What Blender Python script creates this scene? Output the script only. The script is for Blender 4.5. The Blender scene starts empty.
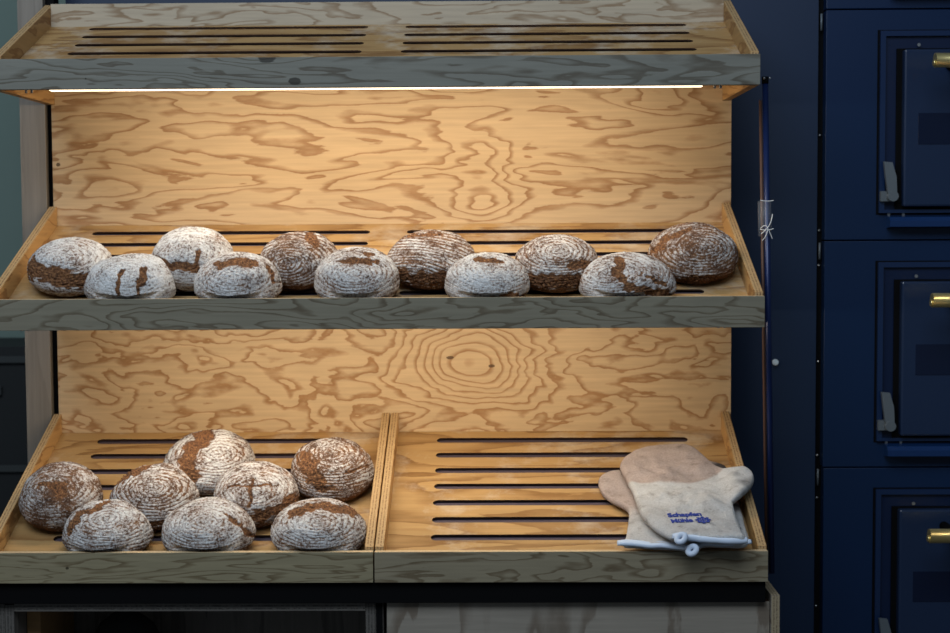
import bpy, bmesh, math, random
import numpy as np
from mathutils import Vector, Matrix, noise
from mathutils.bvhtree import BVHTree

scene = bpy.context.scene
COL = scene.collection
random.seed(4)

# ------------------------------------------------------------------ camera
F_PX = 1515.0
YAW, PITCH, ROLL = .0132, .0596, .0055
cam_d = bpy.data.cameras.new('camera')
cam = bpy.data.objects.new('camera', cam_d)
COL.objects.link(cam)
cam_d.sensor_fit = 'HORIZONTAL'
cam_d.sensor_width = 36.0
cam_d.lens = 36.0 * F_PX / 950.0
cam.location = (.2489, -3.5681, 1.5)
mrot = (Matrix.Rotation(YAW, 3, 'Z') @ Matrix.Rotation(-PITCH, 3, 'X') @ Matrix.Rotation(ROLL, 3, 'Y')
        @ Matrix.Rotation(math.pi / 2, 3, 'X'))
cam.rotation_euler = mrot.to_euler()
cam_d.clip_start = .05
cam_d.dof.use_dof = True
cam_d.dof.focus_distance = 3.22
cam_d.dof.aperture_fstop = 3.5
scene.camera = cam

# ------------------------------------------------------------------ helpers
def tag(o, label=None, cat=None, group=None, kind=None):
    if label: o['label'] = label
    if cat: o['category'] = cat
    if group: o['group'] = group
    if kind: o['kind'] = kind
    return o

def thing(name, loc, label, cat, group=None):
    o = bpy.data.objects.new(name, None)
    o.empty_display_size = .05
    o.location = loc
    COL.objects.link(o)
    return tag(o, label, cat, group)

def world_loc(o):
    v = Vector(o.location)
    while o.parent:
        o = o.parent
        v += Vector(o.location)
    return v

def link(name, me, mats, parent=None, loc=(0, 0, 0), rot=(0, 0, 0), smooth=False):
    """link a mesh; loc is in world space, parents only ever translate"""
    o = bpy.data.objects.new(name, me)
    COL.objects.link(o)
    for m in (mats if isinstance(mats, (list, tuple)) else [mats]):
        me.materials.append(m)
    if parent is not None:
        o.parent = parent
        o.location = Vector(loc) - world_loc(parent)
    else:
        o.location = loc
    o.rotation_euler = rot
    if smooth:
        for p in me.polygons: p.use_smooth = True
    return o

def bm_box(bm, x0, x1, y0, y1, z0, z1, mi=0):
    vs = [bm.verts.new((x, y, z)) for x in (x0, x1) for y in (y0, y1) for z in (z0, z1)]
    fs = []
    for idx in ((0, 1, 3, 2), (4, 6, 7, 5), (0, 4, 5, 1), (2, 3, 7, 6), (0, 2, 6, 4), (1, 5, 7, 3)):
        f = bm.faces.new([vs[i] for i in idx]); f.material_index = mi; fs.append(f)
    return fs

def bm_tube(bm, p0, p1, r, seg=20, mi=0, r1=None):
    p0, p1 = Vector(p0), Vector(p1)
    q = (p1 - p0).to_track_quat('Z', 'Y')
    r1 = r if r1 is None else r1
    a = [bm.verts.new(p0 + q @ Vector((r * math.cos(2 * math.pi * i / seg), r * math.sin(2 * math.pi * i / seg), 0))) for i in range(seg)]
    b = [bm.verts.new(p1 + q @ Vector((r1 * math.cos(2 * math.pi * i / seg), r1 * math.sin(2 * math.pi * i / seg), 0))) for i in range(seg)]
    for i in range(seg):
        f = bm.faces.new((a[i], a[(i + 1) % seg], b[(i + 1) % seg], b[i])); f.smooth = True; f.material_index = mi
    bm.faces.new(a[::-1]).material_index = mi
    bm.faces.new(b).material_index = mi

def bm_prism(bm, prof, axis, a0, a1, mi=0):
    """extrude a 2D profile along an axis; profile is (y,z) for x, (x,z) for y, (x,y) for z"""
    def P(u, v, a):
        return {'x': (a, u, v), 'y': (u, a, v), 'z': (u, v, a)}[axis]
    A = [bm.verts.new(P(u, v, a0)) for u, v in prof]
    B = [bm.verts.new(P(u, v, a1)) for u, v in prof]
    n = len(prof); fs = []
    fs.append(bm.faces.new(A[::-1])); fs.append(bm.faces.new(B))
    for i in range(n):
        fs.append(bm.faces.new((A[i], A[(i + 1) % n], B[(i + 1) % n], B[i])))
    for f in fs: f.material_index = mi
    return fs

def finish(bm, name, bevel=0, seg=2):
    if bevel:
        es = [e for e in bm.edges if len(e.link_faces) == 2 and e.calc_face_angle(0) > .5]
        bmesh.ops.bevel(bm, geom=es, offset=bevel, segments=seg, profile=.5, affect='EDGES', clamp_overlap=True)
    bmesh.ops.recalc_face_normals(bm, faces=bm.faces)
    me = bpy.data.meshes.new(name)
    bm.to_mesh(me); bm.free()
    return me

def box(name, x0, x1, y0, y1, z0, z1, mats, parent=None, bevel=.0008, origin=None, edge=None):
    """a board; edge = function(normal, centre) -> material index"""
    o = origin or ((x0 + x1) / 2, (y0 + y1) / 2, (z0 + z1) / 2)
    bm = bmesh.new()
    fs = bm_box(bm, x0 - o[0], x1 - o[0], y0 - o[1], y1 - o[1], z0 - o[2], z1 - o[2])
    bm.normal_update()
    bmesh.ops.recalc_face_normals(bm, faces=bm.faces)
    if edge:
        for f in fs: f.material_index = edge(f.normal)
    return link(name, finish(bm, name, bevel), mats, parent, o)

def sstep(a, b, x):
    if a == b: return float(x >= a)
    t = min(max((x - a) / (b - a), 0), 1)
    return t * t * (3 - 2 * t)

# ------------------------------------------------------------------ materials
def new_mat(name):
    m = bpy.data.materials.new(name); m.use_nodes = True
    nt = m.node_tree
    b = nt.nodes['Principled BSDF']
    return m, nt, b

def N(nt, t, **kw):
    n = nt.nodes.new(t)
    for k, v in kw.items():
        if k in n.inputs: n.inputs[k].default_value = v
        else: setattr(n, k, v)
    return n

def math_node(nt, op, a, b=None, c=None, clamp=False):
    n = nt.nodes.new('ShaderNodeMath'); n.operation = op; n.use_clamp = clamp
    for i, v in enumerate((a, b, c)):
        if v is None: continue
        if isinstance(v, (int, float)): n.inputs[i].default_value = v
        else: nt.links.new(v, n.inputs[i])
    return n.outputs[0]

def mix_col(nt, fac, a, b, blend='MIX'):
    n = nt.nodes.new('ShaderNodeMix'); n.data_type = 'RGBA'; n.blend_type = blend
    for s, v in ((n.inputs['Factor'], fac), (n.inputs['A'], a), (n.inputs['B'], b)):
        if isinstance(v, (int, float)): s.default_value = v
        elif isinstance(v, tuple): s.default_value = (*v, 1) if len(v) == 3 else v
        else: nt.links.new(v, s)
    return n.outputs['Result']

def ramp(nt, fac, pts, interp='LINEAR'):
    n = nt.nodes.new('ShaderNodeValToRGB'); n.color_ramp.interpolation = interp
    els = n.color_ramp.elements
    while len(els) < len(pts): els.new(.5)
    for e, (p, c) in zip(els, pts):
        e.position = p
        e.color = (c, c, c, 1) if isinstance(c, (int, float)) else (*c, 1)
    nt.links.new(fac, n.inputs[0])
    return n.outputs[0]

def s2l(r, g, b):
    f = lambda c: (c / 255 / 12.92) if c / 255 <= .04045 else ((c / 255 + .055) / 1.055) ** 2.4
    return (f(r), f(g), f(b))

def plain(name, col, rough=.5, metal=0, spec=.5, bump=0, bscale=200, var=0, vscale=20):
    m, nt, b = new_mat(name)
    b.inputs['Base Color'].default_value = (*col, 1)
    b.inputs['Roughness'].default_value = rough
    b.inputs['Metallic'].default_value = metal
    b.inputs['Specular IOR Level'].default_value = spec
    tc = N(nt, 'ShaderNodeTexCoord')
    if bump:
        nz = N(nt, 'ShaderNodeTexNoise', Scale=bscale, Detail=3.0)
        nt.links.new(tc.outputs['Object'], nz.inputs['Vector'])
        bp = N(nt, 'ShaderNodeBump', Strength=bump, Distance=.001)
        nt.links.new(nz.outputs[0], bp.inputs['Height']); nt.links.new(bp.outputs[0], b.inputs['Normal'])
    if var:
        nz = N(nt, 'ShaderNodeTexNoise', Scale=vscale, Detail=4.0)
        nt.links.new(tc.outputs['Object'], nz.inputs['Vector'])
        c = mix_col(nt, nz.outputs[0], tuple(x * (1 - var) for x in col), tuple(min(1, x * (1 + var)) for x in col))
        nt.links.new(c, b.inputs['Base Color'])
    return m

def wood(name, light, dark, scale=(2.2, 2.2, 9.0), off=(0, 0, 0), k=7.0, knots=(), rough=.55, fine=(6, 120, 120),
         detail=3.0, sharp=(.05, .64, .84), dark_knots=(), flour=0):
    """rotary-cut softwood veneer: contour lines of a stretched noise field"""
    m, nt, b = new_mat(name)
    L = nt.links.new
    tc = N(nt, 'ShaderNodeTexCoord')
    mp = N(nt, 'ShaderNodeMapping'); mp.inputs['Location'].default_value = off; mp.inputs['Scale'].default_value = scale
    L(tc.outputs['Object'], mp.inputs['Vector'])
    nz = N(nt, 'ShaderNodeTexNoise', Scale=1.0, Detail=detail, Roughness=.5, Distortion=.35)
    L(mp.outputs[0], nz.inputs['Vector'])
    # feathery raggedness of the ring edges
    mp2 = N(nt, 'ShaderNodeMapping'); mp2.inputs['Location'].default_value = off
    mp2.inputs['Scale'].default_value = tuple(s * 6 for s in scale)
    L(tc.outputs['Object'], mp2.inputs['Vector'])
    nf = N(nt, 'ShaderNodeTexNoise', Scale=1.0, Detail=4.0, Roughness=.65)
    L(mp2.outputs[0], nf.inputs['Vector'])
    v = math_node(nt, 'MULTIPLY', nz.outputs[0], k)
    v = math_node(nt, 'ADD', v, math_node(nt, 'MULTIPLY', nf.outputs[0], .55))
    dk = None
    for (kx, ky, kz, sx, sy, sz, amp) in knots:
        mk = N(nt, 'ShaderNodeMapping', vector_type='POINT')
        mk.inputs['Location'].default_value = (-kx / sx, -ky / sy, -kz / sz)
        mk.inputs['Scale'].default_value = (1 / sx, 1 / sy, 1 / sz)
        L(tc.outputs['Object'], mk.inputs['Vector'])
        ln = N(nt, 'ShaderNodeVectorMath', operation='LENGTH'); L(mk.outputs[0], ln.inputs[0])
        e = math_node(nt, 'MULTIPLY', math_node(nt, 'MULTIPLY', ln.outputs['Value'], ln.outputs['Value']), -1.0)
        g = math_node(nt, 'MULTIPLY', math_node(nt, 'EXPONENT', e), amp)
        if amp > 4:     # a real knot: the rings close round it
            ke = math_node(nt, 'MULTIPLY', math_node(nt, 'EXPONENT', math_node(nt, 'MULTIPLY', e, .6)), .72)
            v = math_node(nt, 'ADD', math_node(nt, 'MULTIPLY', v, math_node(nt, 'SUBTRACT', 1.0, ke)), math_node(nt, 'MULTIPLY', ke, 5.0))
        v = math_node(nt, 'ADD', v, g)
    fr = math_node(nt, 'FRACT', v)
    r = ramp(nt, fr, [(0, .8), (sharp[0], .05), (sharp[1], .06), (sharp[2], .75), (.93, 1.0), (1, .95)])
    # broad tone drift and fine fibre
    nb = N(nt, 'ShaderNodeTexNoise', Scale=3.0, Detail=2.0); L(mp.outputs[0], nb.inputs['Vector'])
    mf = N(nt, 'ShaderNodeMapping'); mf.inputs['Scale'].default_value = fine
    L(tc.outputs['Object'], mf.inputs['Vector'])
    nn = N(nt, 'ShaderNodeTexNoise', Scale=1.0, Detail=3.0); L(mf.outputs[0], nn.inputs['Vector'])
    amt = math_node(nt, 'MULTIPLY', r, ramp(nt, nb.outputs[0], [(.3, .55), (.65, 1.0)]))
    c = mix_col(nt, amt, light, dark)
    c = mix_col(nt, .5, c, ramp(nt, nn.outputs[0], [(.25, .62), (.7, 1.0)]), 'MULTIPLY')
    c = mix_col(nt, ramp(nt, nb.outputs[0], [(.45, .0), (.8, .3)]), c, tuple(x * .75 for x in light))
    for (kx, ky, kz, sx, sz) in dark_knots:
        mk = N(nt, 'ShaderNodeMapping')
        mk.inputs['Location'].default_value = (-kx / sx, 0, -kz / sz)
        mk.inputs['Scale'].default_value = (1 / sx, 0, 1 / sz)
        L(tc.outputs['Object'], mk.inputs['Vector'])
        ln = N(nt, 'ShaderNodeVectorMath', operation='LENGTH'); L(mk.outputs[0], ln.inputs[0])
        q = math_node(nt, 'ADD', ln.outputs['Value'], math_node(nt, 'MULTIPLY', nf.outputs[0], .8))
        c = mix_col(nt, ramp(nt, q, [(.9, .85), (1.35, 0.0)]), c, tuple(x * .22 for x in dark))
    if flour:
        fz = N(nt, 'ShaderNodeTexNoise', Scale=5.0, Detail=7.0, Roughness=.72)
        L(tc.outputs['Object'], fz.inputs['Vector'])
        c = mix_col(nt, ramp(nt, fz.outputs[0], [(.50, 0.0), (.68, flour)]), c, (.62, .57, .48))
    L(c, b.inputs['Base Color'])
    b.inputs['Roughness'].default_value = rough
    b.inputs['Specular IOR Level'].default_value = .3
    bp = N(nt, 'ShaderNodeBump', Strength=.25, Distance=.0008)
    L(math_node(nt, 'SUBTRACT', nn.outputs[0], r), bp.inputs['Height']); L(bp.outputs[0], b.inputs['Normal'])
    return m

def ply_edge(name, axis, pitch=.003, light=(.46, .30, .14), dark=(.17, .09, .038)):
    """glued layers seen on the cut edge of plywood"""
    m, nt, b = new_mat(name)
    L = nt.links.new
    tc = N(nt, 'ShaderNodeTexCoord')
    sp = N(nt, 'ShaderNodeSeparateXYZ'); L(tc.outputs['Object'], sp.inputs[0])
    v = math_node(nt, 'MULTIPLY', sp.outputs['XYZ'.index(axis)], 1 / pitch / 2)
    fr = math_node(nt, 'FRACT', math_node(nt, 'ADD', v, 100.25))
    nz = N(nt, 'ShaderNodeTexNoise', Scale=260.0, Detail=2.0); L(tc.outputs['Object'], nz.inputs['Vector'])
    st = ramp(nt, fr, [(.0, .15), (.42, .2), (.5, 1.0), (.94, .9), (1.0, .15)])
    f = math_node(nt, 'MULTIPLY', st, ramp(nt, nz.outputs[0], [(.35, .05), (.58, 1.0)]))
    L(mix_col(nt, f, light, dark), b.inputs['Base Color'])
    b.inputs['Roughness'].default_value = .7
    return m

PANEL_L, PANEL_D = (.60, .43, .255), (.29, .135, .048)
W_panel_up = wood('plywood_upper_panel', PANEL_L, PANEL_D, (2.2, 1, 10), (3.1, 0, 1.7), 9.5,
                  knots=[(.215, 0, -.155, .07, 1, .10, 2.2), (.62, 0, .07, .07, 1, .06, 2.0)],
                  dark_knots=[(-.784, 0, -.09, .010, .008)])
W_panel_lo = wood('plywood_lower_panel', PANEL_L, (.30, .135, .042), (4.2, 1, 10.0), (7.7, 0, 4.2), 9.5,
                  knots=[(.19, 0, -.072, .135, 1, .088, 8.0)],
                  dark_knots=[(.232, 0, -.080, .013, .007), (.135, 0, -.06, .016, .007)])
FL_L, FL_D = (.43, .26, .105), (.21, .098, .03)
W_floor = [wood('slatted_plywood_%s' % n, FL_L, FL_D, (1.5, 7, 7), off, 7.0, fine=(5, 140, 140), sharp=(.05, .45, .85), flour=fl)
           for n, off, fl in (('top', (1, 2, 3), .6), ('middle', (4, 9, 2), .4), ('left', (8, 3, 1), .4), ('right', (2, 6, 5), .45))]
W_lip = [wood('plywood_front_%s' % n, lc, tuple(q * w for q, w in zip(lc, (.42, .34, .27))), sc, off, 13.0, dark_knots=kn)
         for (n, sc, off, kn), lc in zip( (('top', (1.9, 1, 12), (5, 2, 8), [(-.222, 0, .029, .034, .016), (-.165, 0, -.018, .022, .014), (-.60, 0, -.01, .003, .003)]),
                                ('middle', (2.6, 1, 12), (9, 4, 3), []),
                                ('left', (2.0, 1, 22), (2, 7, 6), [(-.225, 0, .0, .006, .005)]),
                                ('right', (2.6, 1, 15), (6, 5, 11), [])), ((.185, .182, .155), (.21, .19, .14), (.28, .24, .15), (.27, .23, .155)))]  # dim cool light on the front boards is put into these colours
W_side = [wood('plywood_side_%d' % i, (.52, .31, .125), (.27, .125, .04), (2, 3.5, 14), (i * 3.3, 5 + i, 1), 6.0, fine=(120, 6, 120)) for i in range(4)]
W_back = wood('plywood_back_board', (.50, .41, .30), (.24, .145, .07), (3.0, 1, 16), (6, 1, 2), 9.0)
E_x = ply_edge('plywood_edge_layers', 'X')
E_y = ply_edge('plywood_edge_layers_deep', 'Y', light=(.60, .45, .27), dark=(.42, .29, .15))
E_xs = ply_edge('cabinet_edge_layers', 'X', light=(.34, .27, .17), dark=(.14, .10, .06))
E_xc = ply_edge('dim_edge_layers', 'X', light=(.10, .09, .08), dark=(.03, .026, .022))  # plywood edge darkened in colour for the shade under the trays
E_z = ply_edge('plywood_edge_layers_flat', 'Z', light=(.15, .135, .12), dark=(.04, .035, .03))  # level cabinet edge, the same shade put into its colours
W_post = wood('pale_post_wood', (.25, .215, .18), (.205, .175, .145), (14, 14, 1.2), (3, 3, 3), 3.0, fine=(150, 150, 5))
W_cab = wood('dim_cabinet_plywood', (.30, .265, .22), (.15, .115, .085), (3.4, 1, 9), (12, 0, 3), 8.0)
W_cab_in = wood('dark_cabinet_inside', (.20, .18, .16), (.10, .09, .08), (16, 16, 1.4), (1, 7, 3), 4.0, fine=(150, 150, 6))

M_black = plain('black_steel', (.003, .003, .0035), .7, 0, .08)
M_slotdark = plain('dark_slot_shade', (.070, .052, .066), .6, 0, .3)  # dark tone stands for the shade inside the slots
M_rail_blue = plain('glossy_blue_rail', s2l(18, 46, 90), .22, 0, .6)
M_frame = plain('navy_moulding', s2l(20, 40, 74), .25, 0, .6)
M_slot_edge = plain('dark_slot_edge', (.045, .022, .014), .7, 0, .2)  # dark brown on the cut edges of slotted boards
M_navy = plain('navy_enamel', s2l(13, 36, 69), .34, 0, .4, bump=.05, bscale=30)
M_navy2 = plain('navy_enamel_door', s2l(28, 43, 70), .28, 0, .5)
M_navy_wall = plain('navy_wall_cladding', s2l(21, 39, 66), .45, 0, .4, bump=.04, bscale=20)
M_navy_dark = plain('navy_recess', s2l(12, 28, 58), .36, 0, .4)
M_bolt = plain('pale_bolt', (.62, .72, .80), .4)
M_brass = plain('polished_brass', (.80, .66, .30), .30, .85)
M_steel = plain('grey_steel', (.42, .43, .44), .35, .9)
M_lever = plain('slate_lever', s2l(98, 106, 112), .45, .2)
M_glass_dark = plain('dark_oven_glass', s2l(14, 24, 48), .15, 0, .5)
M_copper = plain('brown_edge_strip', s2l(76, 50, 38), .6, .1)
M_blue_tube = plain('deep_blue_tube', s2l(16, 34, 78), .3, .2)
M_teal = plain('grey_teal_paint', s2l(126, 144, 136), .8, 0, .2, var=.06, vscale=2)
M_darkbox = plain('dark_counter_front', (.010, .012, .013), .6)
M_rail = plain('dull_grey_rail', s2l(56, 60, 60), .6)
M_floor = plain('dark_floor_tiles', (.08, .075, .07), .5, var=.1)
M_string = plain('white_string', (.75, .74, .72), .8)
M_crumb = plain('dark_cloth', (.02, .017, .015), .9)

def tape_mat():
    m, nt, b = new_mat('clear_tape')
    b.inputs['Base Color'].default_value = (.55, .58, .62, 1)
    b.inputs['Roughness'].default_value = .15
    b.inputs['Alpha'].default_value = .13
    return m
M_tape = tape_mat()

def led_mat():
    m, nt, b = new_mat('warm_light_diffuser')
    b.inputs['Base Color'].default_value = (.9, .85, .75, 1)
    b.inputs['Emission Color'].default_value = (1.0, .80, .55, 1)
    b.inputs['Emission Strength'].default_value = 3.5
    return m
M_led = led_mat()

def bread_mat():
    m, nt, b = new_mat('floured_rye_crust')
    L = nt.links.new
    tc = N(nt, 'ShaderNodeTexCoord')
    at = lambda n: N(nt, 'ShaderNodeAttribute', attribute_name=n)
    af, ac, ak = at('flour').outputs['Fac'], at('tear').outputs['Fac'], at('ring_depth').outputs['Fac']
    av = at('ring_space').outputs['Vector']          # (radius, cos, sin) round the basket's centre
    n1 = N(nt, 'ShaderNodeTexNoise', Scale=26.0, Detail=5.0, Roughness=.65)
    n2 = N(nt, 'ShaderNodeTexNoise', Scale=190.0, Detail=5.0, Roughness=.72)
    n3 = N(nt, 'ShaderNodeTexNoise', Scale=420.0, Detail=2.0)
    for n in (n1, n2, n3): L(tc.outputs['Object'], n.inputs['Vector'])
    mp = N(nt, 'ShaderNodeMapping'); mp.inputs['Scale'].default_value = (17, 3.4, 3.4); L(av, mp.inputs['Vector'])
    ns = N(nt, 'ShaderNodeTexNoise', Scale=1.0, Detail=4.0, Roughness=.65); L(mp.outputs[0], ns.inputs['Vector'])
    sp = N(nt, 'ShaderNodeSeparateXYZ'); L(av, sp.inputs[0])
    # grooves left by the basket's coils
    ph = math_node(nt, 'MULTIPLY', sp.outputs[0], 27.0)
    ph = math_node(nt, 'ADD', ph, math_node(nt, 'MULTIPLY', n1.outputs[0], 4.2))
    ph = math_node(nt, 'ADD', ph, math_node(nt, 'MULTIPLY', ns.outputs[0], 3.4))
    g = math_node(nt, 'SUBTRACT', 1.0, math_node(nt, 'ABSOLUTE', math_node(nt, 'SINE', ph)))
    g = math_node(nt, 'POWER', g, 2.0)
    g = math_node(nt, 'MULTIPLY', g, ramp(nt, n1.outputs[0], [(.38, .1), (.6, 1.15)]))
    gk = math_node(nt, 'MULTIPLY', g, ak)
    tearm = math_node(nt, 'ADD', ac, math_node(nt, 'MULTIPLY', math_node(nt, 'SUBTRACT', n2.outputs[0], .5), .9))
    tearm = math_node(nt, 'ADD', tearm, math_node(nt, 'MULTIPLY', math_node(nt, 'SUBTRACT', n1.outputs[0], .5), .8))
    tearm = ramp(nt, tearm, [(.28, 0.0), (.72, 1.0)])
    crust = ramp(nt, n1.outputs[0], [(.3, s2l(72, 45, 28)), (.5, s2l(116, 78, 49)), (.7, s2l(156, 112, 72))])
    crust = mix_col(nt, .7, crust, ramp(nt, n2.outputs[0], [(.32, .35), (.6, 1.0)]), 'MULTIPLY')
    tear = ramp(nt, n2.outputs[0], [(.32, s2l(58, 35, 21)), (.5, s2l(124, 80, 46)), (.68, s2l(178, 128, 80))])
    tear = mix_col(nt, .6, tear, ramp(nt, n1.outputs[0], [(.3, .4), (.62, 1.0)]), 'MULTIPLY')
    base = mix_col(nt, tearm, crust, tear)
    v = math_node(nt, 'ADD', af, math_node(nt, 'MULTIPLY', math_node(nt, 'SUBTRACT', n2.outputs[0], .5), 2.7))
    v = math_node(nt, 'ADD', v, math_node(nt, 'MULTIPLY', math_node(nt, 'SUBTRACT', n1.outputs[0], .5), 1.3))
    v = math_node(nt, 'ADD', v, math_node(nt, 'MULTIPLY', math_node(nt, 'SUBTRACT', ns.outputs[0], .5), 1.5))
    v = math_node(nt, 'SUBTRACT', v, math_node(nt, 'MULTIPLY', gk, 1.9))
    v = math_node(nt, 'SUBTRACT', v, math_node(nt, 'MULTIPLY', tearm, .75))
    fac = ramp(nt, v, [(.18, 0.02), (.52, .5), (.95, .95)])
    fl = mix_col(nt, n3.outputs[0], s2l(188, 187, 186), s2l(246, 246, 246))
    L(mix_col(nt, fac, base, fl), b.inputs['Base Color'])
    b.inputs['Roughness'].default_value = .85
    b.inputs['Specular IOR Level'].default_value = .25
    bp = N(nt, 'ShaderNodeBump', Strength=1.0, Distance=.0034)
    hgt = math_node(nt, 'ADD', n2.outputs[0], math_node(nt, 'MULTIPLY', ns.outputs[0], .7))
    hgt = math_node(nt, 'SUBTRACT', hgt, math_node(nt, 'MULTIPLY', gk, 1.3))
    L(hgt, bp.inputs['Height'])
    L(bp.outputs[0], b.inputs['Normal'])
    return m
M_bread = bread_mat()

def mitt_mat():
    m, nt, b = new_mat('worn_cotton_terry')
    L = nt.links.new
    tc = N(nt, 'ShaderNodeTexCoord')
    a = N(nt, 'ShaderNodeAttribute', attribute_name='worn')
    n1 = N(nt, 'ShaderNodeTexNoise', Scale=18.0, Detail=4.0, Roughness=.6)
    n2 = N(nt, 'ShaderNodeTexNoise', Scale=260.0, Detail=4.0, Roughness=.75)
    n3 = N(nt, 'ShaderNodeTexNoise', Scale=34.0, Detail=5.0, Roughness=.7)
    for n in (n1, n2, n3): L(tc.outputs['Object'], n.inputs['Vector'])
    c = mix_col(nt, a.outputs['Fac'], s2l(218, 217, 216), s2l(192, 173, 164))
    c = mix_col(nt, ramp(nt, n1.outputs[0], [(.45, 0), (.75, .35)]), c, s2l(142, 132, 126))
    c = mix_col(nt, ramp(nt, n3.outputs[0], [(.56, 0), (.72, .55)]), c, s2l(112, 98, 88))
    c = mix_col(nt, N(nt, 'ShaderNodeAttribute', attribute_name='soil').outputs['Fac'], c, s2l(84, 78, 78))
    c = mix_col(nt, .55, c, ramp(nt, n2.outputs[0], [(.3, .55), (.65, 1.0)]), 'MULTIPLY')
    L(c, b.inputs['Base Color'])
    b.inputs['Roughness'].default_value = .95
    b.inputs['Specular IOR Level'].default_value = .1
    bp = N(nt, 'ShaderNodeBump', Strength=1.0, Distance=.006)
    L(n2.outputs[0], bp.inputs['Height']); L(bp.outputs[0], b.inputs['Normal'])
    return m
M_mitt = mitt_mat()
M_hem = plain('pale_blue_binding', s2l(196, 208, 226), .85, 0, .15, bump=.4, bscale=500)
M_ink = plain('blue_embroidery', s2l(34, 56, 140), .8)

# ------------------------------------------------------------------ the setting
def struct(o): return tag(o, kind='structure')
struct(box('floor', -4, 4, -6, 2.6, -.02, 0, M_floor, bevel=0))
struct(box('wall_back', -.787, 1.031, .125, .15, 0, 2.8, M_navy_wall, bevel=0))
struct(box('wall_left', -3.2, -.60, 1.5, 1.55, 0, 2.8, M_teal, bevel=0))

# dark counter far behind the left post
dk = thing('counter', (-1.5, 1.25, 0), 'dark blurred counter with grey rails behind the pale wooden post at left edge', 'counter')
box('body', -2.6, -.80, 1.10, 1.48, 0, 1.135, M_darkbox, dk)
box('rail', -2.6, -.80, 1.085, 1.10, 1.085, 1.105, M_rail, dk)
box('rail', -2.6, -.80, 1.085, 1.10, .745, .765, M_rail, dk)
box('rail', -2.6, -.80, 1.085, 1.10, .55, .562, M_rail, dk)
for x in (-1.335, -1.295):
    box('label_plate', x - .012, x + .012, 1.085, 1.10, .985, 1.012, M_rail, dk)

# ------------------------------------------------------------------ rack
T = math.tan(.3963); CT, ST = math.cos(.3963), math.sin(.3963)
TH = .018
rack = thing('display_rack', (0, -.05, 0), 'bakery display rack with patterned plywood back and pale post at left', 'rack')
box('upright', -.866, -.806, .0, .05, 0, 2.7, W_post, rack)
box('channel', -.806, -.785, .02, .06, 0, 2.7, M_black, rack)  # black filler added to keep the gap beside the post in shade
box('back_panel', -.791, .8035, .0, .016, 1.490, 1.99, [W_panel_up, E_z], rack)
box('back_panel', -.789, .8055, .0, .016, 1.000, 1.500, [W_panel_lo, E_z], rack)
box('support_beam', -.815, .797, -.515, -.42, .732, .777, M_black, rack)
for x in (-.76, -.005, .75):
    box('bracket', x - .02, x + .02, -.42, .04, .735, .765, M_black, rack)

# ------------------------------------------------------------------ trays
def slot_board(name, x0, x1, t0, t1, slots, thick, mat, parent, origin, rot):
    """a flat board with round-ended slots cut through it (local x, t)"""
    cu = bpy.data.curves.new(name, 'CURVE'); cu.dimensions = '2D'; cu.fill_mode = 'BOTH'
    cu.extrude = thick / 2
    def spl(pts):
        s = cu.splines.new('POLY'); s.points.add(len(pts) - 1)
        for p, (x, y) in zip(s.points, pts): p.co = (x, y, 0, 1)
        s.use_cyclic_u = True
    spl([(x0, t0), (x1, t0), (x1, t1), (x0, t1)])
    for (a, b, t, r) in slots:
        spl([(a + r * math.cos(math.radians(q)), t + r * math.sin(math.radians(q))) for q in range(90, 271, 18)] +
            [(b + r * math.cos(math.radians(q)), t + r * math.sin(math.radians(q))) for q in range(-90, 91, 18)])
    tmp = bpy.data.objects.new('tmp', cu); COL.objects.link(tmp)
    dg = bpy.context.evaluated_depsgraph_get()
    me = bpy.data.meshes.new_from_object(tmp.evaluated_get(dg))
    bpy.data.objects.remove(tmp); bpy.data.curves.remove(cu)
    me.materials.clear(); me.name = name
    for v in me.vertices: v.co.z -= thick / 2      # top surface at local z = 0
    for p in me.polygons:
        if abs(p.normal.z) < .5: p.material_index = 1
    return link(name, me, [mat, M_slot_edge], parent, origin, rot)

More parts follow.
